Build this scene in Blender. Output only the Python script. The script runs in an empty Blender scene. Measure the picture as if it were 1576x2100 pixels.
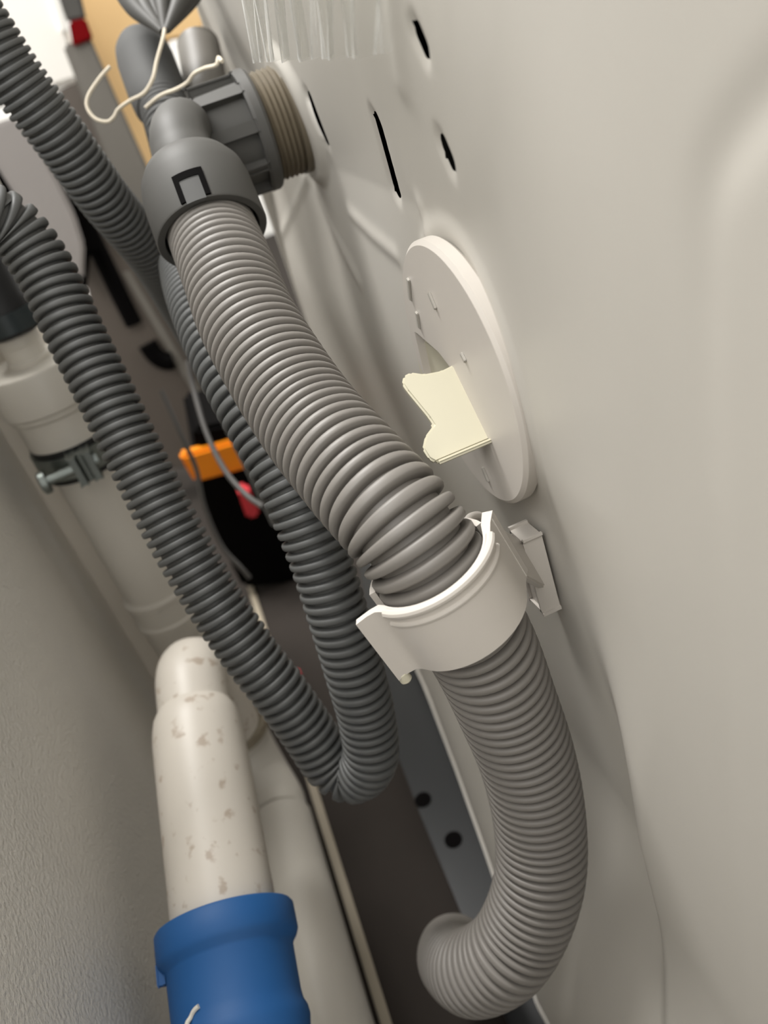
import bpy, bmesh, math, random
import numpy as np
from mathutils import Vector, Matrix

# ------------------------------------------------------------------ camera, world, lights, exposure
scn = bpy.context.scene
COL = scn.collection
cam_data = bpy.data.cameras.new('camera')
cam = bpy.data.objects.new('camera', cam_data)
COL.objects.link(cam)
cam.matrix_world = Matrix.Translation((0, 0, 0.45)) @ Matrix(((0.912556, 0.388674, -0.127177, 0.0), (-0.308187, 0.449184, -0.838603, 0.0), (-0.268818, 0.804466, 0.529690, 0.0), (0,0,0,1)))
cam_data.sensor_fit = 'VERTICAL'
cam_data.sensor_height = 36.0
cam_data.lens = 1600 / 2100 * 36.0
cam_data.clip_start = 0.005
cam_data.dof.use_dof = True
cam_data.dof.focus_distance = 0.225
cam_data.dof.aperture_fstop = 10.5
scn.camera = cam

world = bpy.data.worlds.new('world')
scn.world = world
world.use_nodes = True
world.node_tree.nodes['Background'].inputs[0].default_value = (1.0, 0.99, 0.968, 1)
world.node_tree.nodes['Background'].inputs[1].default_value = 1.5

def area(name, loc, target, size, power, col=(1, .98, .95)):
    d = bpy.data.lights.new(name, 'AREA'); d.energy = power; d.size = size; d.color = col
    o = bpy.data.objects.new(name, d); COL.objects.link(o)
    o.location = loc
    o.rotation_euler = (Vector(target) - Vector(loc)).to_track_quat('-Z', 'Y').to_euler()
    return o
area('ceiling_lamp', (-0.30, 0.95, 2.2), (0.0, 0.25, 0.25), 0.6, 66)
area('window_light', (-0.80, -0.75, 1.75), (0.0, 0.25, 0.25), 0.9, 17)

scn.view_settings.view_transform = 'Standard'
scn.view_settings.look = 'None'
scn.view_settings.gamma = 1.0
scn.view_settings.use_curve_mapping = False
scn.view_settings.exposure = -0.12

# ------------------------------------------------------------------ materials
def lin(c):
    return tuple((v / 255 / 12.92) if v / 255 <= 0.04045 else ((v / 255 + 0.055) / 1.055) ** 2.4 for v in c)

def mat(name, rgb, rough=0.5, metal=0.0, noise=0.06, nscale=60, bump=0.0, bscale=300, bdist=0.0004, spec=0.5, speck=None, sscale=120, sthr=0.70):
    m = bpy.data.materials.new(name); m.use_nodes = True
    nt = m.node_tree; b = nt.nodes['Principled BSDF']
    b.inputs['Roughness'].default_value = rough
    b.inputs['Metallic'].default_value = metal
    b.inputs['Specular IOR Level'].default_value = spec
    c = lin(rgb)
    tc = nt.nodes.new('ShaderNodeTexCoord')
    nz = nt.nodes.new('ShaderNodeTexNoise'); nz.inputs['Scale'].default_value = nscale; nz.inputs['Detail'].default_value = 4
    nt.links.new(tc.outputs['Object'], nz.inputs['Vector'])
    mx = nt.nodes.new('ShaderNodeMix'); mx.data_type = 'RGBA'
    mx.inputs[6].default_value = tuple(min(1, v * (1 - noise)) for v in c) + (1,)
    mx.inputs[7].default_value = tuple(min(1, v * (1 + noise)) for v in c) + (1,)
    nt.links.new(nz.outputs['Fac'], mx.inputs[0])
    out = mx.outputs[2]
    if speck:
        n2 = nt.nodes.new('ShaderNodeTexNoise'); n2.inputs['Scale'].default_value = sscale; n2.inputs['Detail'].default_value = 3
        nt.links.new(tc.outputs['Object'], n2.inputs['Vector'])
        rp = nt.nodes.new('ShaderNodeValToRGB')
        rp.color_ramp.elements[0].position = sthr; rp.color_ramp.elements[0].color = (0, 0, 0, 1)
        rp.color_ramp.elements[1].position = sthr + 0.08; rp.color_ramp.elements[1].color = (.8, .8, .8, 1)
        nt.links.new(n2.outputs['Fac'], rp.inputs[0])
        m2 = nt.nodes.new('ShaderNodeMix'); m2.data_type = 'RGBA'
        nt.links.new(rp.outputs[0], m2.inputs[0]); nt.links.new(out, m2.inputs[6])
        m2.inputs[7].default_value = lin(speck) + (1,)
        out = m2.outputs[2]
    nt.links.new(out, b.inputs['Base Color'])
    if bump > 0:
        n3 = nt.nodes.new('ShaderNodeTexNoise'); n3.inputs['Scale'].default_value = bscale; n3.inputs['Detail'].default_value = 5
        nt.links.new(tc.outputs['Object'], n3.inputs['Vector'])
        bp = nt.nodes.new('ShaderNodeBump'); bp.inputs['Strength'].default_value = bump; bp.inputs['Distance'].default_value = bdist
        nt.links.new(n3.outputs['Fac'], bp.inputs['Height']); nt.links.new(bp.outputs['Normal'], b.inputs['Normal'])
    return m

M = dict(
    enamel=mat('white_enamel', (188, 184, 176), 0.45, noise=0.015),
    plastic=mat('white_plastic', (196, 190, 182), 0.42, noise=0.02),
    cream=mat('cream_plastic', (196, 191, 170), 0.4, noise=0.02),
    hose=mat('grey_hose_plastic', (118, 114, 109), 0.5, noise=0.05),
    dark_hose=mat('dark_grey_hose_plastic', (84, 85, 84), 0.5, noise=0.05),
    fitting=mat('grey_fitting_plastic', (76, 75, 72), 0.58, noise=0.05),
    cuff=mat('dark_grey_rubber_cuff', (74, 74, 73), 0.75, noise=0.05),
    thread=mat('olive_brown_plastic', (104, 95, 79), 0.5, noise=0.12),
    pvc=mat('white_pipe_plastic', (208, 203, 193), 0.4, noise=0.03),
    dirty=mat('stained_white_pipe_plastic', (206, 199, 188), 0.45, noise=0.06, nscale=25, speck=(168, 152, 136), sscale=150, sthr=0.60),
    blue=mat('blue_plastic', (26, 84, 142), 0.6, noise=0.08, nscale=20),
    rubber=mat('black_rubber', (24, 24, 25), 0.5, noise=0.1),
    dkrubber=mat('dark_green_grey_rubber', (44, 52, 54), 0.35, noise=0.1),
    zinc=mat('zinc_plated_steel', (140, 146, 142), 0.35, metal=0.85, noise=0.15, nscale=120),
    wall=mat('rough_grey_white_plaster', (222, 218, 210), 0.42, noise=0.03, bump=0.9, bscale=520, bdist=0.0011),
    column=mat('smooth_white_plaster', (214, 206, 192), 0.7, noise=0.02),
    room=mat('white_room_paint', (240, 238, 232), 0.8, noise=0.02),
    floor=mat('brown_grey_floor', (46, 41, 37), 0.85, noise=0.12, nscale=30, spec=0.2),
    trim=mat('beige_sealant', (150, 140, 122), 0.6, noise=0.06),
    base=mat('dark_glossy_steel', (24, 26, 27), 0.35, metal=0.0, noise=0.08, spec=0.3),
    lip=mat('grey_steel_edge', (170, 166, 158), 0.35, noise=0.03),
    string=mat('pale_string', (222, 212, 192), 0.8, noise=0.06, nscale=400),
    wood=mat('pale_tan_board', (222, 186, 132), 0.6, noise=0.10, nscale=12),
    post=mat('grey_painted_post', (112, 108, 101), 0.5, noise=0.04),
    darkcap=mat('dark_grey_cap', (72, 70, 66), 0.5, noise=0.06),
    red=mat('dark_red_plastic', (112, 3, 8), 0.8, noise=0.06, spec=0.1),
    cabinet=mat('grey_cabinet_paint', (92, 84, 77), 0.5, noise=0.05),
    lilac=mat('pale_lilac_panel', (148, 143, 140), 0.5, noise=0.04, nscale=14),
    white=mat('white_cupboard_paint', (246, 242, 234), 0.5, noise=0.01),
    orange=mat('orange_plastic', (236, 138, 12), 0.45, noise=0.06),
    black=mat('black_plastic_and_gap', (7, 6, 6), 0.8, noise=0.1, spec=0.05),
    pink=mat('pinkish_red_plastic', (208, 62, 70), 0.5, noise=0.06),
    cable=mat('grey_cable_plastic', (84, 82, 80), 0.5, noise=0.05),
    ink=mat('pale_print', (214, 210, 198), 0.6, noise=0.02),
    inside=mat('unlit_machine_inside', (40, 38, 36), 0.8, noise=0.05),
)
def film_material():
    m = bpy.data.materials.new('clear_plastic_film'); m.use_nodes = True
    nt = m.node_tree; nt.nodes.clear()
    out = nt.nodes.new('ShaderNodeOutputMaterial')
    tr = nt.nodes.new('ShaderNodeBsdfTransparent'); tr.inputs[0].default_value = (.97, .97, .96, 1)
    gl = nt.nodes.new('ShaderNodeBsdfPrincipled'); gl.inputs['Roughness'].default_value = 0.16
    gl.inputs['Base Color'].default_value = (.9, .9, .87, 1); gl.inputs['Specular IOR Level'].default_value = 1.0
    lw = nt.nodes.new('ShaderNodeLayerWeight'); lw.inputs['Blend'].default_value = 0.35
    pw = nt.nodes.new('ShaderNodeMath'); pw.operation = 'POWER'; pw.inputs[1].default_value = 1.5
    nt.links.new(lw.outputs['Facing'], pw.inputs[0])
    mp = nt.nodes.new('ShaderNodeMapRange'); mp.inputs['To Min'].default_value = 0.03; mp.inputs['To Max'].default_value = 0.85
    nt.links.new(pw.outputs[0], mp.inputs['Value'])
    mix = nt.nodes.new('ShaderNodeMixShader')
    nt.links.new(mp.outputs[0], mix.inputs[0]); nt.links.new(tr.outputs[0], mix.inputs[1]); nt.links.new(gl.outputs[0], mix.inputs[2])
    nt.links.new(mix.outputs[0], out.inputs[0])
    return m
M['film'] = film_material()

# ------------------------------------------------------------------ object helpers
def link(name, verts, faces, m, parent=None, smooth=True, angle=35, origin=None):
    me = bpy.data.meshes.new(name)
    verts = [Vector(v) for v in verts]
    o = bpy.data.objects.new(name, me)
    base = Vector((0, 0, 0))
    if parent is not None:
        p = parent
        while p is not None:
            base += p.location; p = p.parent
    if origin is None and parent is None and verts:
        lo = [min(v[i] for v in verts) for i in range(3)]; hi = [max(v[i] for v in verts) for i in range(3)]
        origin = Vector(((lo[0] + hi[0]) / 2, (lo[1] + hi[1]) / 2, lo[2]))
    off = Vector(origin) if origin is not None else base
    me.from_pydata([v - off for v in verts], [], faces)
    me.update()
    bm_ = bmesh.new(); bm_.from_mesh(me); bmesh.ops.recalc_face_normals(bm_, faces=bm_.faces); bm_.to_mesh(me); bm_.free()
    if smooth:
        me.polygons.foreach_set('use_smooth', [True] * len(me.polygons))
        me.set_sharp_from_angle(angle=math.radians(angle))
    me.materials.append(m)
    COL.objects.link(o)
    if parent is not None:
        o.parent = parent
        if origin is not None: o.location = off - base
    else:
        o.location = off
    return o

def tag(o, label=None, cat=None, group=None, kind=None):
    if label: o['label'] = label
    if cat: o['category'] = cat
    if group: o['group'] = group
    if kind: o['kind'] = kind
    return o

def empty(name, loc, label, cat, group=None):
    o = bpy.data.objects.new(name, None); COL.objects.link(o)
    o.location = loc; o.empty_display_size = 0.01
    return tag(o, label, cat, group)

class Geo:
    def __init__(s): s.v = []; s.f = []
    def add(s, v, f):
        n = len(s.v); s.v += [Vector(x) for x in v]; s.f += [tuple(i + n for i in q) for q in f]; return s
    def link(s, name, m, parent=None, **k): return link(name, s.v, s.f, m, parent, **k)

def catmull(pts, n=12):
    pts = [Vector(p) for p in pts]
    P = [pts[0] * 2 - pts[1]] + pts + [pts[-1] * 2 - pts[-2]]
    out = []
    for i in range(1, len(P) - 2):
        p0, p1, p2, p3 = P[i - 1:i + 3]
        for k in range(n):
            t = k / n
            out.append(0.5 * ((2 * p1) + (-p0 + p2) * t + (2 * p0 - 5 * p1 + 4 * p2 - p3) * t * t + (-p0 + 3 * p1 - 3 * p2 + p3) * t ** 3))
    out.append(pts[-1])
    return out

class Path:
    """dense path with arc length look-up and parallel-transported frames"""
    def __init__(s, pts, n=24):
        s.p = catmull(pts, n)
        s.l = [0.0]
        for a, b in zip(s.p, s.p[1:]): s.l.append(s.l[-1] + (b - a).length)
        s.len = s.l[-1]
        s.t = []
        for i in range(len(s.p)):
            a = s.p[max(0, i - 2)]; b = s.p[min(len(s.p) - 1, i + 2)]
            s.t.append((b - a).normalized())
        u = s.t[0].orthogonal().normalized(); s.u = [u]
        for i in range(1, len(s.p)):
            q = s.t[i - 1].rotation_difference(s.t[i]); u = (q @ s.u[-1]); u = (u - s.t[i] * u.dot(s.t[i])).normalized(); s.u.append(u)
    def at(s, d):
        d = min(max(d, 0), s.len)
        i = int(np.searchsorted(s.l, d)) - 1
        i = min(max(i, 0), len(s.p) - 2)
        w = (d - s.l[i]) / max(1e-9, s.l[i + 1] - s.l[i])
        p = s.p[i].lerp(s.p[i + 1], w); t = s.t[i].lerp(s.t[i + 1], w).normalized(); u = s.u[i].lerp(s.u[i + 1], w)
        u = (u - t * u.dot(t)).normalized()
        return p, t, u, t.cross(u)

def sweep(path, stations, segs=32, caps=True):
    """stations: list of (arc length, radius)"""
    v = []; f = []
    for d, r in stations:
        p, t, u, w = path.at(d)
        for k in range(segs):
            a = 2 * math.pi * k / segs
            v.append(p + (u * math.cos(a) + w * math.sin(a)) * r)
    for i in range(len(stations) - 1):
        for k in range(segs):
            a = i * segs + k; b = i * segs + (k + 1) % segs
            f.append((a, b, b + segs, a + segs))
    if caps:
        f.append(tuple(range(segs))[::-1]); n = (len(stations) - 1) * segs; f.append(tuple(range(n, n + segs)))
    return v, f

def corrugated(name, pts, r, pitch, m, parent, depth=0.0016, segs=36, d0=0.0, d1=None, gap=0.18):
    """ribbed hose: every rib a rounded ridge with a narrow groove before the next"""
    path = Path(pts)
    d1 = path.len if d1 is None else d1
    prof_of = lambda k: [(0.0, 0.0), (0.05 * k, 0.55), (0.13 * k, 0.88), (0.30 * k, 1.0), (0.70 * k, 1.0), (0.87 * k, 0.88), (0.95 * k, 0.55), (k, 0.0)]
    st = []; d = d0
    while d < d1:
        pt = pitch(d / path.len) if callable(pitch) else pitch
        for a, h in prof_of(1.0 - (gap(d / path.len) if callable(gap) else gap)): st.append((d + a * pt, r - depth * (1 - h)))
        d += pt
    v, f = sweep(path, st, segs)
    o = link(name, v, f, m, parent, angle=80)
    return o, path

def tube(pts, r, segs=16, n=8, caps=True):
    path = Path(pts, n)
    rs = r if callable(r) else (lambda t: r)
    N = max(2, int(len(path.p)))
    return sweep(path, [(path.len * i / (N - 1), rs(i / (N - 1))) for i in range(N)], segs, caps)

def lathe(origin, axis, prof, segs=40, caps=True, up=None):
    """prof: list of (distance along axis, radius)"""
    o = Vector(origin); t = Vector(axis).normalized(); u = (Vector(up) - t * Vector(up).dot(t)).normalized() if up else t.orthogonal().normalized(); w = t.cross(u)
    v = []; f = []
    for d, r in prof:
        for k in range(segs):
            a = 2 * math.pi * k / segs
            v.append(o + t * d + (u * math.cos(a) + w * math.sin(a)) * r)
    for i in range(len(prof) - 1):
        for k in range(segs):
            a = i * segs + k; b = i * segs + (k + 1) % segs
            f.append((a, b, b + segs, a + segs))
    if caps:
        f.append(tuple(range(segs))[::-1]); n = (len(prof) - 1) * segs; f.append(tuple(range(n, n + segs)))
    return v, f

def boxv(c, ax, ay, az, bev=0.0):
    """bevelled box, centre c and half-axis vectors"""
    bm = bmesh.new()
    bmesh.ops.create_cube(bm, size=2)
    ax, ay, az = Vector(ax), Vector(ay), Vector(az)
    for q in bm.verts: q.co = Vector(c) + ax * q.co.x + ay * q.co.y + az * q.co.z
    if bev > 0: bmesh.ops.bevel(bm, geom=list(bm.edges), offset=bev, segments=2, affect='EDGES')
    bm.verts.index_update()
    v = [q.co.copy() for q in bm.verts]; f = [tuple(x.index for x in q.verts) for q in bm.faces]
    bm.free(); return v, f
def box(lo, hi, bev=0.0):
    lo, hi = Vector(lo), Vector(hi); c = (lo + hi) / 2; h = (hi - lo) / 2
    return boxv(c, (h.x, 0, 0), (0, h.y, 0), (0, 0, h.z), bev)

def prism(poly, depth, bev=0.0):
    """polygon (3-D points, planar) pushed along a vector, edges softened"""
    bm = bmesh.new(); d = Vector(depth)
    a = [bm.verts.new(Vector(p)) for p in poly]; b = [bm.verts.new(Vector(p) + d) for p in poly]
    n = len(poly)
    bm.faces.new(a); bm.faces.new(b[::-1])
    for i in range(n): bm.faces.new((a[i], b[i], b[(i + 1) % n], a[(i + 1) % n]))
    bmesh.ops.recalc_face_normals(bm, faces=bm.faces)
    if bev > 0: bmesh.ops.bevel(bm, geom=list(bm.edges), offset=bev, segments=2, affect='EDGES')
    bm.verts.index_update()
    v = [q.co.copy() for q in bm.verts]; f = [tuple(x.index for x in q.verts) for q in bm.faces]
    bm.free(); return v, f

# ------------------------------------------------------------------ the setting
FLOOR_Z = 0.0
o = link('floor', *box((-2.4, -1.4, -0.03), (1.6, 2.4, 0.0)), M['floor']); tag(o, kind='structure')
WALL_X = -0.122
def wall_mesh():
    ny, nz = 60, 60
    v = []; f = []
    ys = np.linspace(-0.8, 0.455, ny); zs = np.linspace(0.0, 0.50, nz)
    g = Geo()
    for y in ys:
        for z in zs: v.append((WALL_X, y, z))
    for i in range(ny - 1):
        for j in range(nz - 1):
            a = i * nz + j; f.append((a, a + nz, a + nz + 1, a + 1))
    g.add(v, f)
    g.add(*box((WALL_X - 0.12, -0.8, 0.0), (WALL_X - 0.0005, 0.60, 0.50)))
    return g
wall_mesh().link('wall_left', M['wall']); tag(bpy.data.objects['wall_left'], kind='structure')
# the return of the wall behind the standpipe
o = link('wall_back', *box((WALL_X - 0.004, 0.452, 0.0), (-0.080, 0.60, 0.50), 0.004), M['column']); tag(o, kind='structure')
o = link('wall_far', *box((-2.4, 2.3, 0.0), (1.6, 2.4, 2.5)), M['room']); tag(o, kind='structure')
o = link('trim_1', *box((-0.0560, -0.3, 0.0), (-0.0500, 0.90, 0.003), 0.001), M['trim']); tag(o, kind='structure')

# ------------------------------------------------------------------ washing machine
XR, XF = 0.070, 0.0570           # recessed and raised level of the back panel
def yz(p): return (p[1], p[2])
def seg_dist(Yg, Zg, pts):
    best = np.full(Yg.shape, 1e9); side = np.zeros(Yg.shape)
    for (a, b) in zip(pts, pts[1:]):
        a = np.array(a); b = np.array(b); d = b - a; L = (d ** 2).sum()
        t = np.clip(((Yg - a[0]) * d[0] + (Zg - a[1]) * d[1]) / L, 0, 1)
        dx = Yg - (a[0] + t * d[0]); dz = Zg - (a[1] + t * d[1])
        dist = np.sqrt(dx * dx + dz * dz)
        cr = d[0] * (Zg - a[1]) - d[1] * (Yg - a[0])
        upd = dist < best
        side = np.where(upd, np.sign(cr), side); best = np.where(upd, dist, best)
    return best, side
def sstep(x): x = np.clip(x, 0, 1); return x * x * (3 - 2 * x)
def spl(pts, n=10): return [(p[0], p[1]) for p in catmull([(q[0], q[1], 0) for q in pts], n)]

# lines pressed into the sheet, as (y, z) on the panel
EDGE = spl([yz(q) for q in ((0.0600, 0.1487, 0.4556), (0.0600, 0.1485, 0.4471), (0.0600, 0.1508, 0.4232), (0.0600, 0.1497, 0.3943), (0.0600, 0.1499, 0.3517), (0.0580, 0.1357, 0.3164), (0.0568, 0.1315, 0.2547), (0.0474, 0.1129, 0.1540), (0.0325, 0.0822, 0.0931))])
EDGE.append((EDGE[-1][0], -0.05))
GROOVE = spl([yz(q) for q in ((0.0555, 0.0598, 0.4364), (0.0555, 0.0656, 0.4336), (0.0555, 0.0707, 0.4300), (0.0555, 0.0749, 0.4255), (0.0555, 0.0769, 0.4203), (0.0555, 0.0777, 0.4121), (0.0555, 0.0780, 0.3989), (0.0555, 0.0780, 0.3753), (0.0555, 0.0771, 0.3456), (0.0560, 0.0774, 0.3044), (0.0555, 0.0753, 0.2278))])
GROOVE.append((GROOVE[-1][0], -0.05))
RIBS = [([yz((0.0700, 0.3944, 0.3922)), yz((0.0700, 0.5112, 0.3484))], .0035, -.0010),
        ([yz((0.0700, 0.3752, 0.3869)), yz((0.0700, 0.3627, 0.3709)), yz((0.0700, 0.3349, 0.3536))], .0038, -.0010),
        ([yz((0.0700, 0.3249, 0.3836)), yz((0.0700, 0.2945, 0.3794)), yz((0.0700, 0.2641, 0.3773))], .0032, -.0008),
        ([yz((0.0660, 0.1915, 0.4530)), yz((0.0660, 0.1977, 0.4441)), yz((0.0660, 0.2023, 0.4325))], .0042, -.0008),
        ([yz((0.0680, 0.2171, 0.4007)), yz((0.0680, 0.2141, 0.3927))], .0030, -.0008)]
SLOTS = [([yz((0.0705, 0.2395, 0.4211)), yz((0.0722, 0.2456, 0.4024))], .0037),
         ([yz((0.0695, 0.3289, 0.4275)), yz((0.0700, 0.3289, 0.4113))], .0021),
         ([yz((0.0672, 0.1837, 0.4424)), yz((0.0672, 0.1815, 0.4391))], .0022),
         ([yz((0.0678, 0.1845, 0.4194)), yz((0.0678, 0.1819, 0.4157))], .0023)]
DISC = np.array((0.0625, 0.1976, 0.3570))
OUTLET = np.array((0.0700, 0.3596, 0.4196))
Y0, Y1, Z0, Z1 = -0.10, 0.52, 0.052, 0.62
LOWY = [.055, .10, .18, .262, .322, .392, .50, .58]
LOWX = [.040, .027, .0230, .034, .0412, .0485, .0545, .0550]

def panel_height(Yg, Zg):
    d, s = seg_dist(Yg, Zg, EDGE)
    sd = d * s
    # signed so that the camera side of the line (smaller y) is raised
    sgn = np.sign((np.interp(0.30, [q[1] for q in EDGE][::-1], [q[0] for q in EDGE][::-1])))
    mid = np.array([[0.0, 0.30]]); dm, sm = seg_dist(np.array([0.0]), np.array([0.30]), EDGE)
    sd = sd * sm[0]
    wid = np.interp(Zg, [0.10, 0.24, 0.33, 0.46], [0.006, 0.012, 0.040, 0.075])
    k = sstep(sd / wid * 0.5 + 0.5)
    x = XR + (XF - XR) * k
    x = x - 0.09 * np.clip(Zg - 0.400, 0, 0.14) * (1 - k) * sstep((Yg - 0.16) / 0.08)      # sheet leans out above the outlet
    hi = sstep((Zg - 0.31) / 0.10)
    x = x + 0.06 * np.clip(Yg - 0.20, 0, 0.13) * sstep((Yg - 0.20) / 0.05) * hi                       # and falls away from the near frame
    # lower frame rail of the sheet
    low = sstep((0.21 - Zg) / 0.158)
    x = x + (np.interp(Yg, LOWY, LOWX) - x) * low
    # groove with a raised field beyond it
    d, s = seg_dist(Yg, Zg, GROOVE)
    dm, sm = seg_dist(np.array([0.30]), np.array([0.30]), GROOVE)
    sg = -d * s * sm[0]
    x = x - 0.0002 * sstep(sg / 0.004 * 0.5 + 0.5) + 0.0006 * np.interp(Zg, [.25, .38, .41], [.15, .35, 1.0]) * np.exp(-(d / .0032) ** 2)
    for pts, w, h in RIBS:
        d, s = seg_dist(Yg, Zg, pts); x = x + h * np.exp(-(d / w) ** 2)
    # dished seat of the outlet and the boss below the round cover
    ro = np.hypot(Yg - OUTLET[1], Zg - OUTLET[2])
    x = x + (0.004 - 0.0078) * np.exp(-(ro / 0.045) ** 2) - 0.003 * sstep((0.030 - ro) / 0.006)
    rd = np.hypot(Yg - DISC[1], Zg - DISC[2])
    x = x - 0.0010 * sstep((0.0455 - rd) / 0.006)
    for pts, w in SLOTS:
        d, s = seg_dist(Yg, Zg, pts); x = x + 0.0012 * np.exp(-((d - w) / 0.0016) ** 2) * 0.6
    return x

washer = empty('washing_machine', (0.35, 0.2, 0.0), 'white enamelled washing machine seen from behind, hoses and fittings on its pressed back panel', 'washing machine')
def build_panel():
    st = 0.0013
    ys = np.arange(Y0, Y1 + st, st); zs = np.arange(Z0, Z1 + st, st)
    Yg, Zg = np.meshgrid(ys, zs, indexing='ij')
    Yg = Yg.copy(); Zg = Zg.copy()
    inside = np.zeros(Yg.shape, bool)
    for pts, w in SLOTS:                      # pull the nearest grid points on to the rim of each slot
        d, s = seg_dist(Yg, Zg, pts)
        a, b = np.array(pts[0]), np.array(pts[-1]); dd = b - a; L = (dd ** 2).sum()
        t = np.clip(((Yg - a[0]) * dd[0] + (Zg - a[1]) * dd[1]) / L, 0, 1)
        ny_, nz_ = Yg - (a[0] + t * dd[0]), Zg - (a[1] + t * dd[1]); ln = np.maximum(1e-6, np.hypot(ny_, nz_))
        near = np.abs(d - w) < st * 0.62
        Yg = np.where(near, Yg + ny_ / ln * (w - d), Yg); Zg = np.where(near, Zg + nz_ / ln * (w - d), Zg)
        inside |= d < w - st * 0.62
    Xg = panel_height(Yg, Zg)
    ny, nz = Yg.shape
    v = np.stack([Xg, Yg, Zg], -1).reshape(-1, 3)
    i, j = np.meshgrid(np.arange(ny - 1), np.arange(nz - 1), indexing='ij')
    a = (i * nz + j)
    quads = np.stack([a, a + 1, a + nz + 1, a + nz], -1)
    drop = inside[:-1, :-1] | inside[1:, :-1] | inside[:-1, 1:] | inside[1:, 1:]
    quads = quads[~drop].reshape(-1, 4)
    me = bpy.data.meshes.new('back_panel')
    me.from_pydata((v - np.array(washer.location)).tolist(), [], quads.tolist())
    me.polygons.foreach_set('use_smooth', [True] * len(me.polygons)); me.update()
    me.materials.append(M['enamel'])
    p = bpy.data.objects.new('back_panel', me); COL.objects.link(p); p.parent = washer
    return p
panel = build_panel()
def cabinet():
    g = Geo()
    x0, x1 = 0.095, 0.66
    g.add(*box((x0, Y0, Z0), (x1, Y1, 0.86), 0.004))
    # turned edges joining the sheet to the body
    g.add(*box((XR - 0.001, Y1 - 0.001, Z0), (x0 + 0.01, Y1 + 0.0015, Z1)))
    g.add(*box((XF - 0.003, Y0 - 0.0015, Z0), (x0 + 0.01, Y0 + 0.0005, Z1)))
    g.add(*box((XF - 0.003, Y0 - 0.001, Z1 - 0.001), (x0 + 0.01, Y1, Z1 + 0.004)))
    return g
cabinet().link('cabinet_body', M['enamel'], washer)
link('machine_inside', *box((0.090, Y0 + .004, Z0 + .004), (0.094, Y1 - .004, Z1 - .004)), M['inside'], washer)
# folded bottom edge of the sheet: two narrow steps following its lower edge
def rail(z0, z1, off, back=0.06):
    ys = list(np.linspace(0.0, Y1, 27))
    poly = [(float(np.interp(y, LOWY, LOWX)) + off, y, z0) for y in ys] + [(back + 0.06, Y1, z0), (back + 0.06, 0.0, z0)]
    return prism(poly, (0, 0, z1 - z0), 0.0008)
g = Geo()
g.add(*rail(0.0505, 0.0545, -0.0016)); g.add(*rail(0.0440, 0.0495, -0.0002)); g.add(*rail(0.036, 0.0432, 0.003))
fl = g.link('bottom_flange', M['lip'], washer); fl['label'] = 'grey folded bottom edge of the back panel'
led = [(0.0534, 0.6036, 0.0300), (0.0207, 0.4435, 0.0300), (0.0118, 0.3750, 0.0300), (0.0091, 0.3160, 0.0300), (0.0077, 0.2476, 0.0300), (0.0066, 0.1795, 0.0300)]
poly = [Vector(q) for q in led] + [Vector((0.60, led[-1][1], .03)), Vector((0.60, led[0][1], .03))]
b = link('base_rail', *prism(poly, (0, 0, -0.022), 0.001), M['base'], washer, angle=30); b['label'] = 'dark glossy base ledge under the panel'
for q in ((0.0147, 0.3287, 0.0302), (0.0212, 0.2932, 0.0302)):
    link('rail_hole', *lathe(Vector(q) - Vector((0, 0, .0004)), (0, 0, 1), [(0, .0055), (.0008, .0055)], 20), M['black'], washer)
for y in (Y0 + 0.05, Y1 - 0.05):
    link('foot', *lathe((0.12, y, 0.0), (0, 0, 1), [(0, .018), (.008, .018), (.008, .008), (.0075, .008)]), M['rubber'], washer)
# threaded outlet and gasket
oy, oz = OUTLET[1], OUTLET[2]
prof = [(0.0, 0.0215), (0.003, 0.0215), (0.003, 0.0200)]
for k in range(5): prof += [(0.0035 + k * .0022, .0200), (0.0046 + k * .0022, .0212)]
prof += [(0.0145, .0198), (0.03, .0190)]
th = link('threaded_outlet', *lathe((0.0715, oy, oz), (-1, 0, 0), prof), M['thread'], washer, angle=50)
th['label'] = 'olive brown threaded outlet and gasket'

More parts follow.
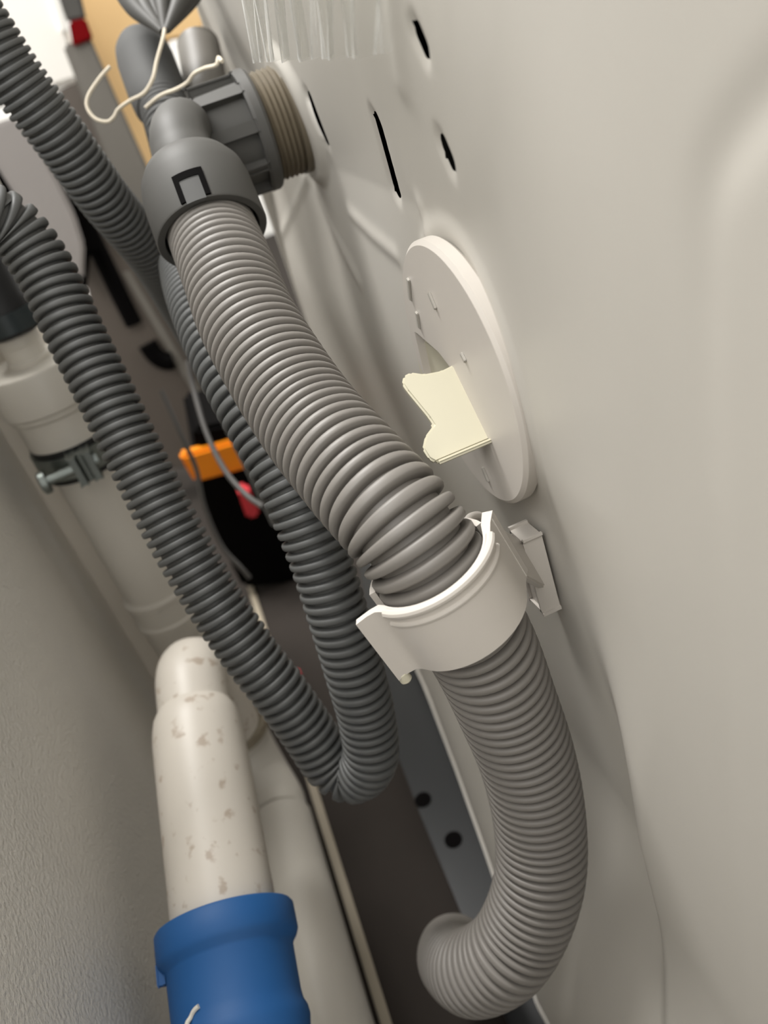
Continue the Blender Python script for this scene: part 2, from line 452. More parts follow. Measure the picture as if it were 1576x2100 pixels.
# ------------------------------------------------------------------ round cover plate with a hook
plate = empty('round_cover_plate', (DISC[0], DISC[1], DISC[2] - 0.039), 'round white plastic cover plate with a moulded cream hook on the machine back', 'cover plate')
RD = 0.0392
def plate_mesh():
    hole = [((0.0625, 0.2301, 0.3627)), ((0.0625, 0.2099, 0.3614)), ((0.0625, 0.1980, 0.3574)), ((0.0625, 0.2111, 0.3432)), ((0.0625, 0.2324, 0.3452))]
    prof = [(0.0, RD - .003), (0.0, RD - 0.0012), (0.0010, RD), (0.0042, RD), (0.0052, RD - 0.001), (0.0052, RD - .004)]
    # ring of the rim plus a front face built around the opening
    g = Geo()
    n = 96
    c = Vector(DISC)
    hp = [Vector((DISC[0], p[1], p[2])) for p in hole]
    hc = sum(hp, Vector()) / len(hp)
    out = [c + Vector((0, math.cos(2 * math.pi * k / n), math.sin(2 * math.pi * k / n))) * (RD - .003) for k in range(n)]
    # matching points on the opening, by direction from its centre
    def hit(dirv):
        best = None
        for a, b in zip(hp, hp[1:] + hp[:1]):
            e = b - a; den = dirv.y * e.z - dirv.z * e.y
            if abs(den) < 1e-12: continue
            w = a - hc
            t = (w.y * e.z - w.z * e.y) / den; s = (w.y * dirv.z - w.z * dirv.y) / den
            if t > 0 and -1e-6 <= s <= 1 + 1e-6 and (best is None or t < best): best = t
        return hc + dirv * best
    inn = [hit(p - hc) for p in out]
    v = out + inn; f = []
    for k in range(n): f.append((k, (k + 1) % n, n + (k + 1) % n, n + k))
    back = [p + Vector((0.0035, 0, 0)) for p in inn]
    v += back
    for k in range(n): f.append((n + k, n + (k + 1) % n, 2 * n + (k + 1) % n, 2 * n + k))
    g.add(v, f)
    vv, ff = lathe((DISC[0], DISC[1], DISC[2]), (1, 0, 0), prof, segs=n, caps=False, up=(0, 1, 0))
    g.add(vv, ff)
    bm = bmesh.new()
    return g
pl = plate_mesh().link('plate', M['plastic'], plate, angle=30)
link('mounting_ring', *lathe((DISC[0] + 0.0045, DISC[1], DISC[2]), (1, 0, 0), [(0, .030), (0, .0345), (0.0055, .0355), (0.0055, .030)], segs=64, caps=False), M['plastic'], plate)
# back of the pocket
pk = [(0.0650, 0.2429, 0.3576), (0.0650, 0.2143, 0.3578), (0.0650, 0.2035, 0.3500), (0.0650, 0.2237, 0.3318), (0.0650, 0.2464, 0.3385)]
link('pocket', *prism(pk, (0.0008, 0, 0)), M['cream'], plate)
# hook: a fin standing out of the plate towards the wall with a notched free edge and a turned-up lower end
hk = [(0.0640, 0.2084, 0.3604), (0.0640, 0.2480, 0.3437)]
H0 = Vector((0.0625, 0.2005, 0.3612)); H1 = Vector((0.0625, 0.1834, 0.3425)); dirh = (H1 - H0).normalized(); Lh = (H1 - H0).length
def hp(u, out, lift=0.0):
    q = H0 + dirh * (u * Lh); return Vector((q.x - out, q.y - lift, q.z + lift * 0.2))
poly = [hp(.03, -.0025), hp(.05, .0035), hp(.01, .0085), hp(-.07, .0118), hp(-.06, .0142), hp(.02, .0156), hp(.12, .0152), hp(.50, .0128), hp(.60, .0125), hp(.68, .0160), hp(.80, .0182), hp(.93, .0178), hp(1.0, .0165), hp(1.0, -.0008)]
nrm = (Vector((1, 0, 0)).cross(dirh)).normalized()
if nrm.y < 0: nrm = -nrm
hook = link('hook', *prism(poly, nrm * 0.0024, 0.0006), M['cream'], plate)
hook['label'] = 'cream hook fin with a notched edge'
curl = [hp(1.0, -.0008), hp(1.0, .0165), hp(1.05, .0165), hp(1.05, -.0008)]
link('hook_lip', *prism(curl, nrm * -0.0022, 0.0006), M['cream'], plate)
SL = [((0.0622, 0.2204, 0.3819), (0.0622, 0.2241, 0.3747)), ((0.0622, 0.2208, 0.3714), (0.0622, 0.2226, 0.3659)), ((0.0622, 0.2039, 0.3814), (0.0622, 0.2014, 0.3771)), ((0.0622, 0.1887, 0.3677), (0.0622, 0.1868, 0.3657)), ((0.0622, 0.1940, 0.3284), (0.0622, 0.1918, 0.3242))]
for a, b_ in SL:
    a, b_ = Vector(a), Vector(b_); d = b_ - a
    sd_ = Vector((0, -d.z, d.y)).normalized() * 0.0008
    link('slit', *boxv((a + b_) / 2, d / 2, sd_, (0.0004, 0, 0), 0.0002), M['lip'], plate)

# ------------------------------------------------------------------ thick drain hose
THICK = [(0.0186, 0.3027, 0.4051), (0.0181, 0.2948, 0.3991), (0.0170, 0.2713, 0.3890), (0.0159, 0.2495, 0.3768), (0.0192, 0.2167, 0.3578), (0.0245, 0.1892, 0.3457), (0.0294, 0.1724, 0.3355), (0.0336, 0.1644, 0.3181), (0.0393, 0.1638, 0.2921), (0.0424, 0.1655, 0.2635), (0.0441, 0.1648, 0.2344), (0.0420, 0.1621, 0.2070), (0.0360, 0.1577, 0.1853), (0.0261, 0.1555, 0.1663), (0.0139, 0.1554, 0.1519), (0.0010, 0.1638, 0.1356), (-0.0041, 0.1808, 0.1161), (-0.0041, 0.1978, 0.0920), (-0.0029, 0.2122, 0.0678), (-0.0019, 0.2245, 0.0460)]
hose_t = empty('drain_hose', THICK[-3], 'thick light grey corrugated drain hose curving down from the grey elbow through the white clip', 'hose')
tp = Path(THICK)
def pitch_t(s): return float(np.interp(s, [0, .22, .36, .44, .5, .62, .8, 1], [.0033, .0035, .0043, .0045, .0042, .0037, .0036, .0038]))
corrugated('corrugated_tube', THICK, 0.0160, pitch_t, M['hose'], hose_t, depth=0.0032, segs=48, gap=lambda q: float(np.interp(q, [0, .15, .30, .40, .50, .60, 1], [.18, .18, .26, .34, .30, .20, .14])))

# ------------------------------------------------------------------ thin hoses
HA = [(-0.0578, 0.3104, 0.4329), (-0.0497, 0.3124, 0.4266), (-0.0446, 0.3137, 0.4187), (-0.0416, 0.3096, 0.4034), (-0.0411, 0.3003, 0.3832), (-0.0399, 0.2896, 0.3628), (-0.0390, 0.2777, 0.3404), (-0.0375, 0.2645, 0.3160), (-0.0345, 0.2513, 0.2902), (-0.0302, 0.2403, 0.2662), (-0.0252, 0.2320, 0.2467), (-0.0216, 0.2257, 0.2282), (-0.0186, 0.2199, 0.2122), (-0.0117, 0.2138, 0.2079), (-0.0032, 0.2088, 0.2191), (0.0013, 0.2096, 0.2384), (0.0035, 0.2108, 0.2579), (0.0058, 0.2153, 0.2807), (0.0078, 0.2232, 0.3030), (0.0081, 0.2329, 0.3242), (0.0066, 0.2449, 0.3409), (0.0045, 0.2590, 0.3552), (0.0034, 0.2772, 0.3667), (0.0033, 0.3003, 0.3749), (0.0041, 0.3269, 0.3794), (0.0056, 0.3452, 0.3824)]
def onward(pts, step=.09):
    a, b = Vector(pts[0]), Vector(pts[1]); d = (a - b).normalized()
    return [a + d * step * 2 + Vector((0, 0, .05)), a + d * step + Vector((0, 0, .012))] + [Vector(p) for p in pts]
HA = onward(HA)
hose_a = empty('thin_hose', ((-0.0117, 0.2138, 0.2079)), 'dark grey thin corrugated hose in a long U loop beside the standpipe', 'hose')
corrugated('corrugated_tube', HA, 0.0108, 0.0039, M['dark_hose'], hose_a, depth=0.0024, segs=32, gap=0.28)
HB = [(-0.0323, 0.3627, 0.4973), (-0.0295, 0.3613, 0.4844), (-0.0260, 0.3611, 0.4642), (-0.0200, 0.3639, 0.4398), (-0.0143, 0.3725, 0.4133), (-0.0068, 0.3944, 0.3837), (-0.0040, 0.4277, 0.3521), (-0.0015, 0.4537, 0.3184), (0.0006, 0.4773, 0.2807), (0.0017, 0.4986, 0.2391), (0.0033, 0.5070, 0.1962), (0.0046, 0.5068, 0.1585)]
HB = onward(HB)
hose_b = empty('thin_hose', HB[-1], 'dark grey finely ribbed hose slanting across the grey post at the upper left', 'hose')
corrugated('corrugated_tube', HB, 0.0112, 0.0031, M['dark_hose'], hose_b, depth=0.0018, segs=32, gap=0.26)

# grey hose end behind the elbow: smooth cuff, then ribs
hose_c = empty('cuffed_hose', ((0.0171, 0.3939, 0.3980)), 'grey hose with a smooth rounded cuff behind the elbow fitting', 'hose')
HC = [(0.0302, 0.4826, 0.4661), (0.0289, 0.4714, 0.4576), (0.0278, 0.4586, 0.4465), (0.0268, 0.4401, 0.4358)]
pc = Path(HC); L = pc.len
v, f = sweep(pc, [(0, .004), (L * .02, .0085), (L * .07, .0115), (L * .16, .0135), (L * .3, .0143), (L * .75, .0143), (L * .93, .0138), (L, .0125)], 32)
link('cuff', v, f, M['cuff'], hose_c, angle=60)
corrugated('corrugated_tube', [(0.0278, 0.4440, 0.4385), (0.0258, 0.4258, 0.4281), (0.0235, 0.4139, 0.4162), (0.0211, 0.4081, 0.4064)], 0.0122, 0.0032, M['cuff'], hose_c, depth=0.0010, segs=32)
tube_d = link('smooth_tube', *tube([(0.0595, 0.4925, 0.4567), (0.0588, 0.4899, 0.4544), (0.0575, 0.4843, 0.4509), (0.0516, 0.4600, 0.4355), (0.0473, 0.4434, 0.4232)], 0.0112, 24), M['post'])
tag(tube_d, 'smooth grey tube standing upright behind the ribbed union nut', 'tube')

# ------------------------------------------------------------------ elbow connector
con = empty('elbow_connector', ((0.0178, 0.2986, 0.4004)), 'grey plastic elbow fitting with ribbed union nut joining the drain hose to the machine', 'pipe fitting')
ex = 0.0570
pn = [(0.0, .0150), (0.0, .0228), (.0012, .0236), (.0042, .0236), (.0054, .0228), (.0054, .0198), (.0225, .0192), (.0245, .0178), (.0250, .0160), (.0250, .0118)]
nut = link('union_nut', *lathe((ex, oy, oz), (-1, 0, 0), pn, segs=64, caps=True), M['fitting'], con, angle=30)
for k in range(9):
    a = 2 * math.pi * (k + .25) / 9
    rv = Vector((0, math.cos(a), math.sin(a))); tv = Vector((0, -math.sin(a), math.cos(a)))
    c = Vector((ex - 0.0150, oy, oz)) + rv * 0.0200
    link('nut_rib', *boxv(c, (0.0098, 0, 0), tv * 0.0016, rv * 0.0027, 0.0007), M['fitting'], nut)
S0 = Vector((0.0181, 0.2946, 0.3988)); S1 = Vector((0.0198, 0.3176, 0.4205)); sax = (S1 - S0).normalized(); sl = (S1 - S0).length
NL = Vector((ex - 0.0245, oy, oz))
elb = [S1 - sax * 0.004, S1 + sax * 0.004, S1 + sax * 0.012 + Vector((0.001, 0.002, 0)), (S1 + sax * 0.022).lerp(NL, 0.35) , NL - Vector((0.008, 0, 0)), NL + Vector((0.003, 0, 0))]
link('elbow_body', *tube(elb, lambda t: 0.0108 + 0.0012 * math.exp(-(t / .15) ** 2), 28, 10), M['fitting'], con, angle=60)
# gusset ridge on the elbow
sp = [(0.0, .0172), (0.0, .0196), (.0006, .0200), (sl * .58, .0198), (sl * .74, .0190), (sl * .88, .0166), (sl * .97, .0132), (sl * 1.02, .0112)]
sl_o = link('hose_socket', *lathe(S0, sax, sp, segs=56, caps=False), M['fitting'], con, angle=40)
link('socket_bore', *lathe(S0, sax, [(0.0, .0172), (.006, .0168), (.007, .0158)], segs=48, caps=False), M['cuff'], con)
# latch window on the socket
vdir = (Vector((0, 0, 0.45)) - S0); vdir = (vdir - sax * vdir.dot(sax)).normalized(); sdir = sax.cross(vdir)
def onsock(ang, d, r):
    return S0 + sax * d + (vdir * math.cos(ang) + sdir * math.sin(ang)) * r
sgn = 1.0
W0 = Vector((0.0172, 0.2899, 0.4128))
rel = W0 - S0; ang0 = math.atan2(rel.dot(sdir), rel.dot(vdir))
def strip(a0, a1, d0, d1, r, th, n=8):
    v = []; f = []
    for i in range(n + 1):
        a = a0 + (a1 - a0) * i / n
        v += [onsock(a, d0, r), onsock(a, d1, r), onsock(a, d1, r + th), onsock(a, d0, r + th)]
    for i in range(n):
        b = i * 4
        for q in range(4): f.append((b + q, b + (q + 1) % 4, b + 4 + (q + 1) % 4, b + 4 + q))
    f.append((3, 2, 1, 0)); f.append((n * 4, n * 4 + 1, n * 4 + 2, n * 4 + 3))
    return v, f
g = Geo()
aw = 0.20
g.add(*strip(ang0 - aw, ang0 + aw, .0088, .0116, .0186, .0020))
g.add(*strip(ang0 - aw - .06, ang0 - aw + .03, .0004, .0116, .0186, .0020, 3))
g.add(*strip(ang0 + aw - .03, ang0 + aw + .06, .0004, .0116, .0186, .0020, 3))
lw = g.link('latch_slot', M['black'], con); lw['label'] = 'dark slot around the square latch'
link('latch', *strip(ang0 - aw + .03, ang0 + aw - .03, -.0006, .0088, .0188, .0015), M['cuff'], con)

# ------------------------------------------------------------------ white clip around the hose
CB = Vector((0.0334, 0.1644, 0.3152))
i = min(range(len(tp.p)), key=lambda q: (tp.p[q] - CB).length)
CB = tp.p[i]; CA = tp.t[i]
out = (Vector((0, 0, 0.45)) - CB); out = (out - CA * out.dot(CA)).normalized()      # away from the machine, towards the room side
sid = CA.cross(out).normalized()
if sid.x < 0: sid = -sid                                                            # towards the machine panel
clip = empty('hose_clip', CB - Vector((0, 0, .03)), 'white plastic clip strapped around the thick hose and fixed to the panel', 'hose clip')
HWID = 0.0112
def arc_pt(a, r): return out * math.cos(a) * r + sid * math.sin(a) * r
def band(name, pts_in, pts_out, w0, w1, m, parent, bow=0.0):
    """strap: an open profile of inner/outer points (in the out/sid plane) swept along the hose axis"""
    v = []; f = []
    ss = [w0, w0 + .0006, w0 + .0022, (w0 + w1) / 2, w1 - .0006, w1]
    n = len(pts_in)
    for s in ss:
        for p in pts_in: v.append(CB + p + CA * s)
        for p in pts_out: v.append(CB + p + CA * s)
    for k in range(len(ss) - 1):
        b = k * 2 * n; c = b + 2 * n
        for j in range(n - 1):
            f.append((b + j, b + j + 1, c + j + 1, c + j)); f.append((b + n + j + 1, b + n + j, c + n + j, c + n + j + 1))
        f.append((b, c, c + n, b + n)); f.append((b + n - 1, b + 2 * n - 1, c + 2 * n - 1, c + n - 1))
    e = (len(ss) - 1) * 2 * n
    for j in range(n - 1):
        f.append((j + 1, j, n + j, n + j + 1)); f.append((e + j, e + j + 1, e + n + j + 1, e + n + j))
    o = link(name, v, f, m, parent, angle=40)
    return o
def strap_profile(r, th):
    ang = [math.radians(a) for a in range(-60, 76, 6)]
    ins = [arc_pt(a, r) for a in ang]; outs = [arc_pt(a, r + th) for a in ang]
    e0 = ins[0]; f0 = outs[0]
    li = [e0 - sid * .0092 - out * .0036, e0 - sid * .0050 - out * .0040, e0 - sid * .0022 - out * .0036, e0 - sid * .0009 - out * .0018]
    lo = [f0 - sid * .0080 - out * .0026, f0 - sid * .0045 - out * .0030, f0 - sid * .0022 - out * .0026, f0 - sid * .0009 - out * .0013]
    e1 = ins[-1]; f1 = outs[-1]
    ri = [e1 + sid * .0015 - out * .005, e1 + sid * .004 - out * .010]
    ro = [f1 + sid * .0018 - out * .004, f1 + sid * .0045 - out * .0085]
    return li + ins + ri, lo + outs + ro
a_, b_ = strap_profile(.0168, .0021)
band('strap', a_, b_, -HWID, HWID, M['plastic'], clip)
# rolled rims along both edges of the strap
for s, rr in ((-HWID + .0005, .0013), (-HWID + .0042, .0009)):
    pts = [CB + arc_pt(math.radians(a), .0187) + CA * s for a in range(-60, 80, 10)]
    link('rim', *tube(pts, rr, 10, 4), M['plastic'], clip)
# back half
ang = [math.radians(a) for a in range(98, 266, 8)]
band('back_half', [arc_pt(a, .0166) for a in ang], [arc_pt(a, .0184) for a in ang], -HWID * .9, HWID * .9, M['plastic'], clip)
# left flange tip and lug
e0 = CB + arc_pt(math.radians(-60), .0168) - sid * .0012 - out * .0032
link('lug', *lathe(e0 - sid * .0070 + CA * (HWID - .0012), CA, [(0, .0010), (.0008, .0017), (.0034, .0018), (.0042, .0010)], 16), M['cream'], clip)
# foot plate on the panel
fp = Vector((0.0655, 0.1772, 0.2982))
link('foot_plate', *boxv(fp, (0.0022, 0, 0), Vector((0, CA.y, CA.z)).normalized() * .013, Vector((0, -CA.z, CA.y)).normalized() * .0045, .0009), M['plastic'], clip)
e1 = CB + arc_pt(math.radians(78), .0178) + sid * .002 - out * .004
wd = fp - e1; wn = wd.cross(CA).normalized()
link('foot_web', *boxv((e1 + fp) / 2, CA * HWID * .92, wd * .5, wn * .0012, .0005), M['plastic'], clip)
lp = [Vector(q) for q in ((0.0467, 0.1759, 0.3206), (0.0503, 0.1810, 0.3220), (0.0546, 0.1836, 0.3196), (0.0560, 0.1822, 0.3158), (0.0538, 0.1796, 0.3149))]
link('clip_loop', *tube(lp, .0013, 12, 6), M['plastic'], clip)

# ------------------------------------------------------------------ standpipe
SX, SY = -0.0835, 0.4200
stand = empty('standpipe', (SX, SY, 0.08), 'white vertical standpipe with a stepped collar in front of the wall corner', 'drain pipe')
link('pipe', *lathe((SX, SY, 0.055), (0, 0, 1), [(0, .0196), (.255, .0196)], 40), M['pvc'], stand)
link('socket', *lathe((SX, SY, 0.166), (0, 0, 1), [(0, .0197), (.0012, .0202), (.012, .0202), (.0132, .0218), (.0155, .0218), (.0167, .0206), (.030, .0206), (.0312, .0220), (.0338, .0220), (.035, .0197)], 40), M['pvc'], stand)
link('collar', *lathe((SX, SY, 0.3070), (0, 0, 1), [(0, .0200), (.0, .0222), (.017, .0225), (.0185, .0240), (.0208, .0242), (.0222, .0258), (.042, .0262), (.0432, .0256), (.0432, .0125)], 48), M['pvc'], stand, angle=30)
link('tailpiece', *lathe((SX, SY, 0.349), (0, 0, 1), [(0, .0108), (.004, .0108), (.0045, .0098), (.011, .0098), (.0115, .0104), (.016, .0104), (.0165, .0098), (.030, .0098)], 36), M['pvc'], stand)
link('rim_lug', *boxv((SX - .019, SY - .015, 0.352), (.004, 0, 0), (0, .004, 0), (0, 0, .004), .0015), M['pvc'], stand)
# elbow at its foot with a ring collar, and the pipe that runs along the wall
PX, PZ = -0.0775, 0.0235
link('elbow', *tube([(SX, SY, .062), (SX, SY - .003, .048), (SX + .002, SY - .014, .032), (PX, SY - .034, PZ), (PX, SY - .050, PZ)], .0196, 32, 8), M['pvc'], stand)
rc_ = link('ring_collar', *lathe((SX, SY, .064), (0, 0, 1), [(0, .0198), (0.001, .0222), (.008, .0222), (.0095, .0206), (.0150, .0206), (.0165, .0222), (.025, .0222), (.0265, .0198)], 40), M['trim'], stand)
rc_['label'] = 'beige ring collar'
low = link('floor_pipe', *lathe((PX, SY - .052, PZ), (0, -1, 0), [(0, .0212), (.52, .0212)], 40), M['pvc'])
tag(low, 'smooth white pipe running low along the wall beneath the stained pipe', 'drain pipe')
# rubber connector on top
rub = empty('rubber_connector', (SX, SY, 0.368), 'black rubber hose connector with a steel band on top of the standpipe', 'hose connector')
link('sleeve', *lathe((SX, SY, 0.3665), (0, 0, 1), [(0, .0110), (0, .0140), (.003, .0152), (.014, .0152), (.017, .0138), (.190, .0134), (.195, .012)], 36), M['rubber'], rub)
link('steel_band', *lathe((SX, SY, 0.3685), (0, 0, 1), [(0, .0152), (0, .0160), (.0095, .0160), (.0095, .0152)], 40, caps=False), M['dkrubber'], rub)
# pipe clamp
clampo = empty('pipe_clamp', (SX, SY, 0.282), 'zinc plated steel pipe clamp with black rubber lining around the standpipe', 'pipe clamp')
ZC = 0.2990
link('rubber_lining', *lathe((SX, SY, ZC - .0095), (0, 0, 1), [(0, .0198), (0, .0226), (.019, .0226), (.019, .0198)], 44, caps=False), M['rubber'], clampo)
link('steel_band', *lathe((SX, SY, ZC - .0062), (0, 0, 1), [(0, .0224), (0, .0240), (.0124, .0240), (.0124, .0224)], 44, caps=False), M['zinc'], clampo)
dv = Vector((-SX - .035, -SY, 0)).normalized(); sv = Vector((dv.y, -dv.x, 0))
if sv.x < 0: sv = -sv
cc = Vector((SX, SY, ZC)) + dv * .0265
link('ear', *boxv(cc - sv * .0035, sv * .0016, dv * .0065, (0, 0, .0078), .0006), M['zinc'], clampo)
link('ear', *boxv(cc + sv * .0042, sv * .0016, dv * .0065, (0, 0, .0078), .0006), M['zinc'], clampo)
link('screw', *lathe(cc + sv * .008, -sv, [(0, .0040), (.004, .0040), (.004, .0030), (.020, .0030), (.020, .0026), (.027, .0026), (.027, .0062), (.0298, .0062), (.0308, .005)], 20), M['zinc'], clampo)
link('hinge', *lathe(cc + sv * .0006 + dv * .001 + Vector((0, 0, -.008)), (0, 0, 1), [(0, .0032), (.016, .0032)], 16), M['zinc'], clampo)

# ------------------------------------------------------------------ blue coupled pipe
A0 = Vector((-0.0817, 0.1919, 0.1716)); A1 = Vector((-0.0700, 0.2914, 0.2074)); bax = (A1 - A0).normalized(); bl = (A1 - A0).length
dp = empty('drain_pipe', A1 - Vector((0, 0, .03)), 'stained white drain pipe with rounded end running low along the wall', 'drain pipe')
link('pipe', *lathe(A0 - bax * .03, bax, [(0, .0207), (bl + .014, .0205), (bl + .020, .0200), (bl + .025, .0190), (bl + .029, .0170)], 48), M['dirty'], dp, angle=50)
e = A0 + bax * (bl - .004)
link('spigot', *tube([e, e + bax * .012, e + bax * .020 - Vector((0, 0, .001)), e + bax * .029 - Vector((.0, 0, .006)), e + bax * .033 - Vector((0, 0, .016)), e + bax * .034 - Vector((0, 0, .055))], lambda t: .0166, 32, 6), M['dirty'], dp)
B0 = Vector((-0.0809, 0.2050, 0.1736))
B0 = A0 + bax * (B0 - A0).dot(bax)
bc = empty('blue_coupling', B0 - bax * .05, 'blue plastic push-fit coupling on the stained white pipe', 'pipe coupling')
link('coupling_body', *lathe(B0, -bax, [(0, .0212), (0, .0264), (.001, .0271), (.0100, .0271), (.0120, .0262), (.0138, .0246), (.0150, .0241), (.031, .0238), (.034, .0241), (.0365, .0252), (.0395, .0255), (.044, .0246), (.075, .0244), (.075, .0215)], 56), M['blue'], bc, angle=40)
vd = (Vector((0, 0, .45)) - B0); vd = (vd - bax * vd.dot(bax)).normalized(); sd2 = bax.cross(vd)
if sd2.x < 0: sd2 = -sd2
mk = []
for dd, a in ((.0303, -.55), (.0306, -.60), (.0313, -.66), (.0325, -.71), (.0340, -.74), (.0365, -.75), (.0395, -.72)):
    mk.append(B0 - bax * dd + (vd * math.cos(a) + sd2 * math.sin(a)) * (.0242 if dd < .034 else .0255))
link('printed_mark', *tube(mk, lambda t: .0008, 8, 3), M['ink'], bc)
link('rim_bead', *boxv(B0 - bax * .0135 + (vd * math.cos(-1.5) + sd2 * math.sin(-1.5)) * .0256, bax * .003, vd * .0015, sd2 * .001, .0005), M['blue'], bc)

# ------------------------------------------------------------------ string
S1p = [(0.0103, 0.4332, 0.4587), (0.0039, 0.4323, 0.4557), (-0.0039, 0.4303, 0.4507), (-0.0067, 0.4280, 0.4464), (-0.0054, 0.4246, 0.4412), (-0.0009, 0.4221, 0.4385), (0.0029, 0.4210, 0.4395), (0.0061, 0.4208, 0.4418), (0.0127, 0.4186, 0.4436), (0.0175, 0.4158, 0.4442), (0.0212, 0.4137, 0.4456), (0.0259, 0.4130, 0.4494), (0.0301, 0.4158, 0.4548), (0.0362, 0.4192, 0.4617), (0.0391, 0.4235, 0.4654)]
st = empty('string', ((-0.0009, 0.4221, 0.4385)), 'thin pale string looped in front of the tan board and tied near the nut', 'string')
link('loop', *tube(S1p, .0008, 10, 8), M['string'], st)
S2p = [(0.0175, 0.4103, 0.4392), (0.0226, 0.4072, 0.4411), (0.0268, 0.4035, 0.4421), (0.0324, 0.3981, 0.4424), (0.0374, 0.3933, 0.4435), (0.0410, 0.3894, 0.4458), (0.0454, 0.3821, 0.4466), (0.0495, 0.3743, 0.4465), (0.0514, 0.3754, 0.4487), (0.0519, 0.3718, 0.4470)]
link('tail', *tube(S2p, .0008, 10, 8), M['string'], st)

g = Geo(); rnd = random.Random(11)
for k in range(7):
    u_ = (k - 3) / 3.0
    top = Vector((0.0500, 0.4608, 0.4893)) + Vector((.017 * u_, .006 * math.sin(k * 2.1), .004 * math.cos(k * 1.7)))
    bot = Vector((0.0390, 0.4255, 0.4648)) + Vector((.0012 * u_, .0005 * math.sin(k), 0))
    mid_ = top.lerp(bot, .5) + Vector((.004 * u_, .003 * math.cos(k * 3.), 0))
    g.add(*tube([top, mid_, bot], lambda t: .0062 * (1 - t) + .0016, 12, 8))
nk = g.link('gathered_bag_neck', M['fitting']); tag(nk, 'dark grey bag neck gathered above the string knot', 'bag')
# ------------------------------------------------------------------ clear plastic bag above the nut
def film(name, corners, amp, waves, label):
    nu, nv = 90, 30
    a, b, c, d = [Vector(q) for q in corners]     # top-left, top-right, bottom-right, bottom-left
    nrm_ = (b - a).cross(d - a).normalized()
    v = []; f = []; rnd = random.Random(4)
    ph = [rnd.uniform(0, 6.28) for _ in range(6)]
    for i_ in range(nu + 1):
        s = i_ / nu
        for j_ in range(nv + 1):
            t = j_ / nv
            p = a.lerp(b, s).lerp(d.lerp(c, s), t)
            h = amp * (math.sin(s * waves + ph[0] + .6 * math.sin(t * 4 + ph[1])) * .6 + .5 * math.sin(s * waves * 2.3 + ph[2] + t * 2) + .3 * math.sin(s * waves * 4.1 + ph[3])) * (1 - .25 * t)
            v.append(p + nrm_ * h)
    for i_ in range(nu):
        for j_ in range(nv):
            q = i_ * (nv + 1) + j_; f.append((q, q + nv + 1, q + nv + 2, q + 1))
    o = link(name, v, f, M['film'], None, angle=180)
    return tag(o, label, 'plastic bag')
film('plastic_bag', ((0.0500, 0.2357, 0.4981), (0.0500, 0.1285, 0.4719), (0.0540, 0.1670, 0.4411), (0.0520, 0.3007, 0.4447)), .0030, 40, 'crumpled clear plastic bag hanging above the ribbed nut')

# ------------------------------------------------------------------ things in the room beyond the gap
def slab(name, poly, th, m, parent=None, bev=.003): return link(name, *prism(poly, (0, th, 0), bev), M[m], parent, angle=30)
cup = empty('white_cupboard', ((-0.0737, 1.1000, 0.4681)), 'bright white wall cupboard at the top left beyond the gap', 'cupboard')
slab('front', [(-0.1408, 1.1000, 0.6530), (0.0049, 1.1000, 0.6177), (-0.0043, 1.1000, 0.5199), (-0.0135, 1.1000, 0.4712), (-0.0633, 1.1000, 0.4712), (-0.2514, 1.1000, 0.4741)], .3, 'white', cup)
slab('edge_strip', [(0.0049, 1.0900, 0.6162), (0.0162, 1.0900, 0.6134), (-0.0021, 1.0900, 0.5167), (-0.0100, 1.0900, 0.5169)], .012, 'room', cup, .001)
bd = slab('tan_board', [(0.0384, 1.2500, 0.6326), (0.2235, 1.2500, 0.5877), (0.1604, 1.2500, 0.4761), (0.1146, 1.2500, 0.4829), (0.0412, 1.2500, 0.3034), (0.0129, 1.2500, 0.3264), (-0.0001, 1.2500, 0.4638)], .02, 'wood')
tag(bd, 'pale tan board standing behind the grey hose cuff', 'board')
po = empty('grey_post', ((0.0129, 1.0000, 0.3170)), 'grey metal post with a red band near its dark top', 'post')
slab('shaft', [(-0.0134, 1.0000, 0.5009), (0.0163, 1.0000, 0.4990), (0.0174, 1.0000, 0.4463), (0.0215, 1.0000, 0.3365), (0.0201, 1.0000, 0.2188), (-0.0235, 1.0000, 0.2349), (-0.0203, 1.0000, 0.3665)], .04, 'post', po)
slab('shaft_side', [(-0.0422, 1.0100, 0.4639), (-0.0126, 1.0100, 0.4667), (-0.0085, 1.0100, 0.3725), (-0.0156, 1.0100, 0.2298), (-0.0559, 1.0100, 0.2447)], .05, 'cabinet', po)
slab('red_band', [(0.0016, 0.9920, 0.5177), (0.0195, 0.9920, 0.5163), (0.0184, 0.9920, 0.4980), (-0.0040, 0.9920, 0.4961)], .05, 'red', po, .002)
slab('dark_top', [(0.0058, 0.9960, 0.5857), (0.0331, 0.9960, 0.5829), (0.0197, 0.9960, 0.5157), (0.0003, 0.9960, 0.5174)], .045, 'darkcap', po)
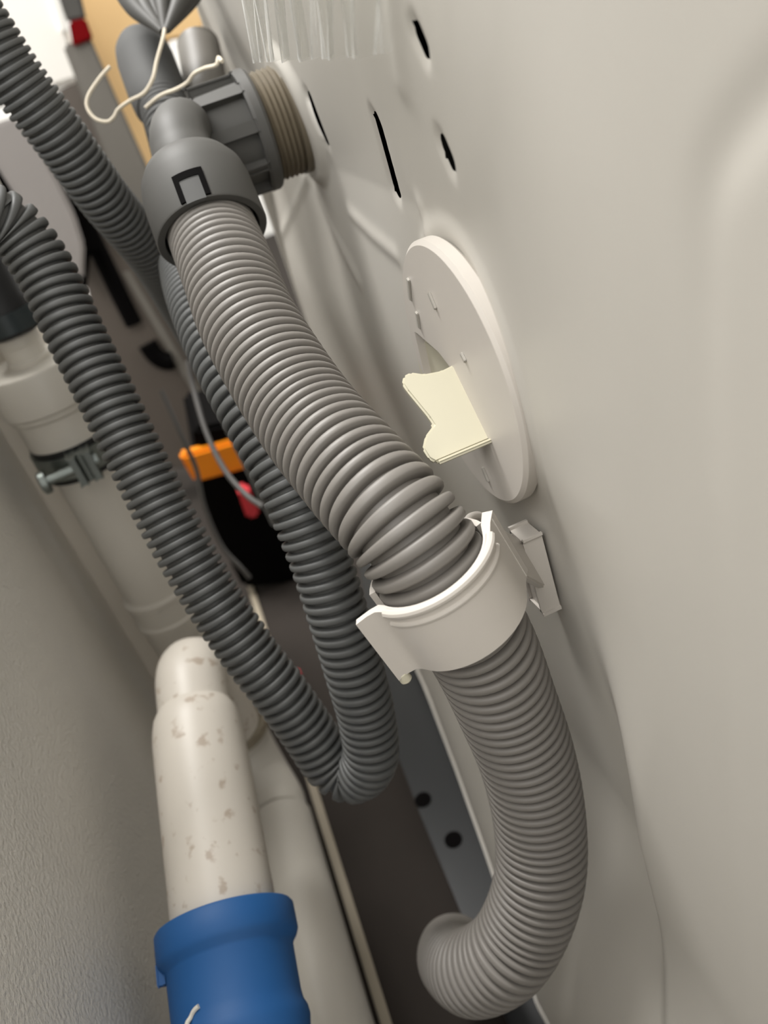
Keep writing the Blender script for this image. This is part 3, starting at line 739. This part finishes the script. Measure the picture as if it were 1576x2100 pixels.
# slotted cabinet side further down
cab = empty('slotted_cabinet', ((-0.0447, 0.9200, 0.0706)), 'grey metal cabinet side with two dark rounded slots low behind the hoses', 'cabinet')
slab('side', [(-0.0621, 0.9200, 0.4064), (-0.0453, 0.9200, 0.3671), (-0.0216, 0.9200, 0.2522), (-0.0078, 0.9200, 0.0825), (-0.0152, 0.9200, 0.0136), (-0.1084, 0.9200, 0.0562), (-0.0984, 0.9200, 0.2580)], .04, 'cabinet', cab)
def capsule_mesh(pts, r, n=10):
    return tube(pts, r, 16, 6)
link('slot', *tube([(-0.0650, 0.9180, 0.3539), (-0.0639, 0.9180, 0.3120), (-0.0638, 0.9180, 0.2682), (-0.0629, 0.9180, 0.2311)], .0095, 16, 6), M['black'], cab)
link('slot', *tube([(-0.0591, 0.9180, 0.2051), (-0.0564, 0.9180, 0.1899), (-0.0491, 0.9180, 0.1796), (-0.0400, 0.9180, 0.1772)], .0108, 16, 6), M['black'], cab)
slab('front_edge', [(-0.0514, 0.9150, 0.2865), (-0.0420, 0.9150, 0.2853), (-0.0186, 0.9150, 0.0892), (-0.0302, 0.9150, 0.0887)], .004, 'post', cab, .001)
lp_ = slab('lilac_panel', [(-0.1084, 0.8600, 0.4540), (-0.0769, 0.8600, 0.4535), (-0.0685, 0.8600, 0.4256), (-0.0662, 0.8600, 0.3931), (-0.0659, 0.8600, 0.3598), (-0.0702, 0.8600, 0.3318), (-0.0858, 0.8600, 0.3022), (-0.0976, 0.8600, 0.3341), (-0.1070, 0.8600, 0.3755), (-0.1113, 0.8600, 0.4196), (-0.1159, 0.8600, 0.4404)], .012, 'lilac')
tag(lp_, 'pale lilac plastic panel tapering down between the two thin hoses', 'panel')
bb = slab('dark_gap_slab', [(-0.1251, 0.8850, 0.4463), (-0.0681, 0.8850, 0.4107), (-0.0579, 0.8850, 0.3821), (-0.0548, 0.8850, 0.3473), (-0.0546, 0.8850, 0.3186), (-0.0701, 0.8850, 0.3200), (-0.0911, 0.8850, 0.2857), (-0.1014, 0.8850, 0.3209), (-0.1187, 0.8850, 0.3657), (-0.1251, 0.8850, 0.3949), (-0.1335, 0.8850, 0.4315)], .02, 'black')  # added black slab: paints the dark of the open gap beside the lilac panel
tag(bb, 'black slab standing in for the dark gap around the lilac panel', 'bag')
wb = slab('white_box', [(-0.1901, 0.9600, 0.4301), (-0.1281, 0.9600, 0.4041), (-0.1191, 0.9600, 0.3511), (-0.1124, 0.9600, 0.2768), (-0.1102, 0.9600, 0.1714), (-0.1787, 0.9600, 0.1800), (-0.2555, 0.9600, 0.3187)], .05, 'white')
tag(wb, 'bright white box glimpsed between standpipe and thin hose', 'box')
tool = empty('tool_case', ((-0.0520, 0.7331, 0.0000)), 'black tool case with an orange band on the floor beyond the gap', 'tool case')
slab('case_body', [(-0.0382, 0.6600, 0.1905), (0.0063, 0.6600, 0.1813), (0.0096, 0.6600, 0.0591), (-0.0008, 0.6600, -0.0078), (-0.0586, 0.6600, 0.0145), (-0.0600, 0.6600, 0.1048)], .10, 'black', tool, .004)
slab('orange_band', [(-0.0580, 0.6520, 0.1747), (-0.0065, 0.6520, 0.1685), (-0.0071, 0.6520, 0.1380), (-0.0561, 0.6520, 0.1447)], .015, 'orange', tool, .003)
pk_ = slab('bottle_top', [(-0.0237, 0.6300, 0.1313), (-0.0133, 0.6300, 0.1295), (-0.0135, 0.6300, 0.0992), (-0.0262, 0.6300, 0.1010)], .02, 'pink'); tag(pk_, 'small pinkish red plastic top beside the black tool case', 'bottle top')
rc = link('red_clip', *lathe((-0.0396, 0.5206, 0.0030), (0, 0, 1), [(-.003, .006), (.004, .006), (.006, .004)], 16), M['pink']); tag(rc, 'tiny red clip lying on the floor between the hose legs', 'clip')
C1 = [(-0.0137, 0.5016, 0.2969), (-0.0173, 0.4920, 0.2808), (-0.0201, 0.4672, 0.2598), (-0.0183, 0.4441, 0.2426), (-0.0121, 0.4244, 0.2317), (-0.0054, 0.4090, 0.2278)]
C2 = [(-0.0403, 0.5484, 0.2701), (-0.0403, 0.5377, 0.2345), (-0.0405, 0.5348, 0.2108), (-0.0466, 0.5291, 0.1816), (-0.0471, 0.5210, 0.1497), (-0.0404, 0.5133, 0.1297), (-0.0378, 0.5123, 0.1193)]
for pts, lab in ((C1, 'grey cable crossing in front of the orange band'), (C2, 'grey cable hanging left of the black tool case')):
    o = link('cable', *tube(pts, .0018, 12, 8), M['cable']); tag(o, lab, 'cable')
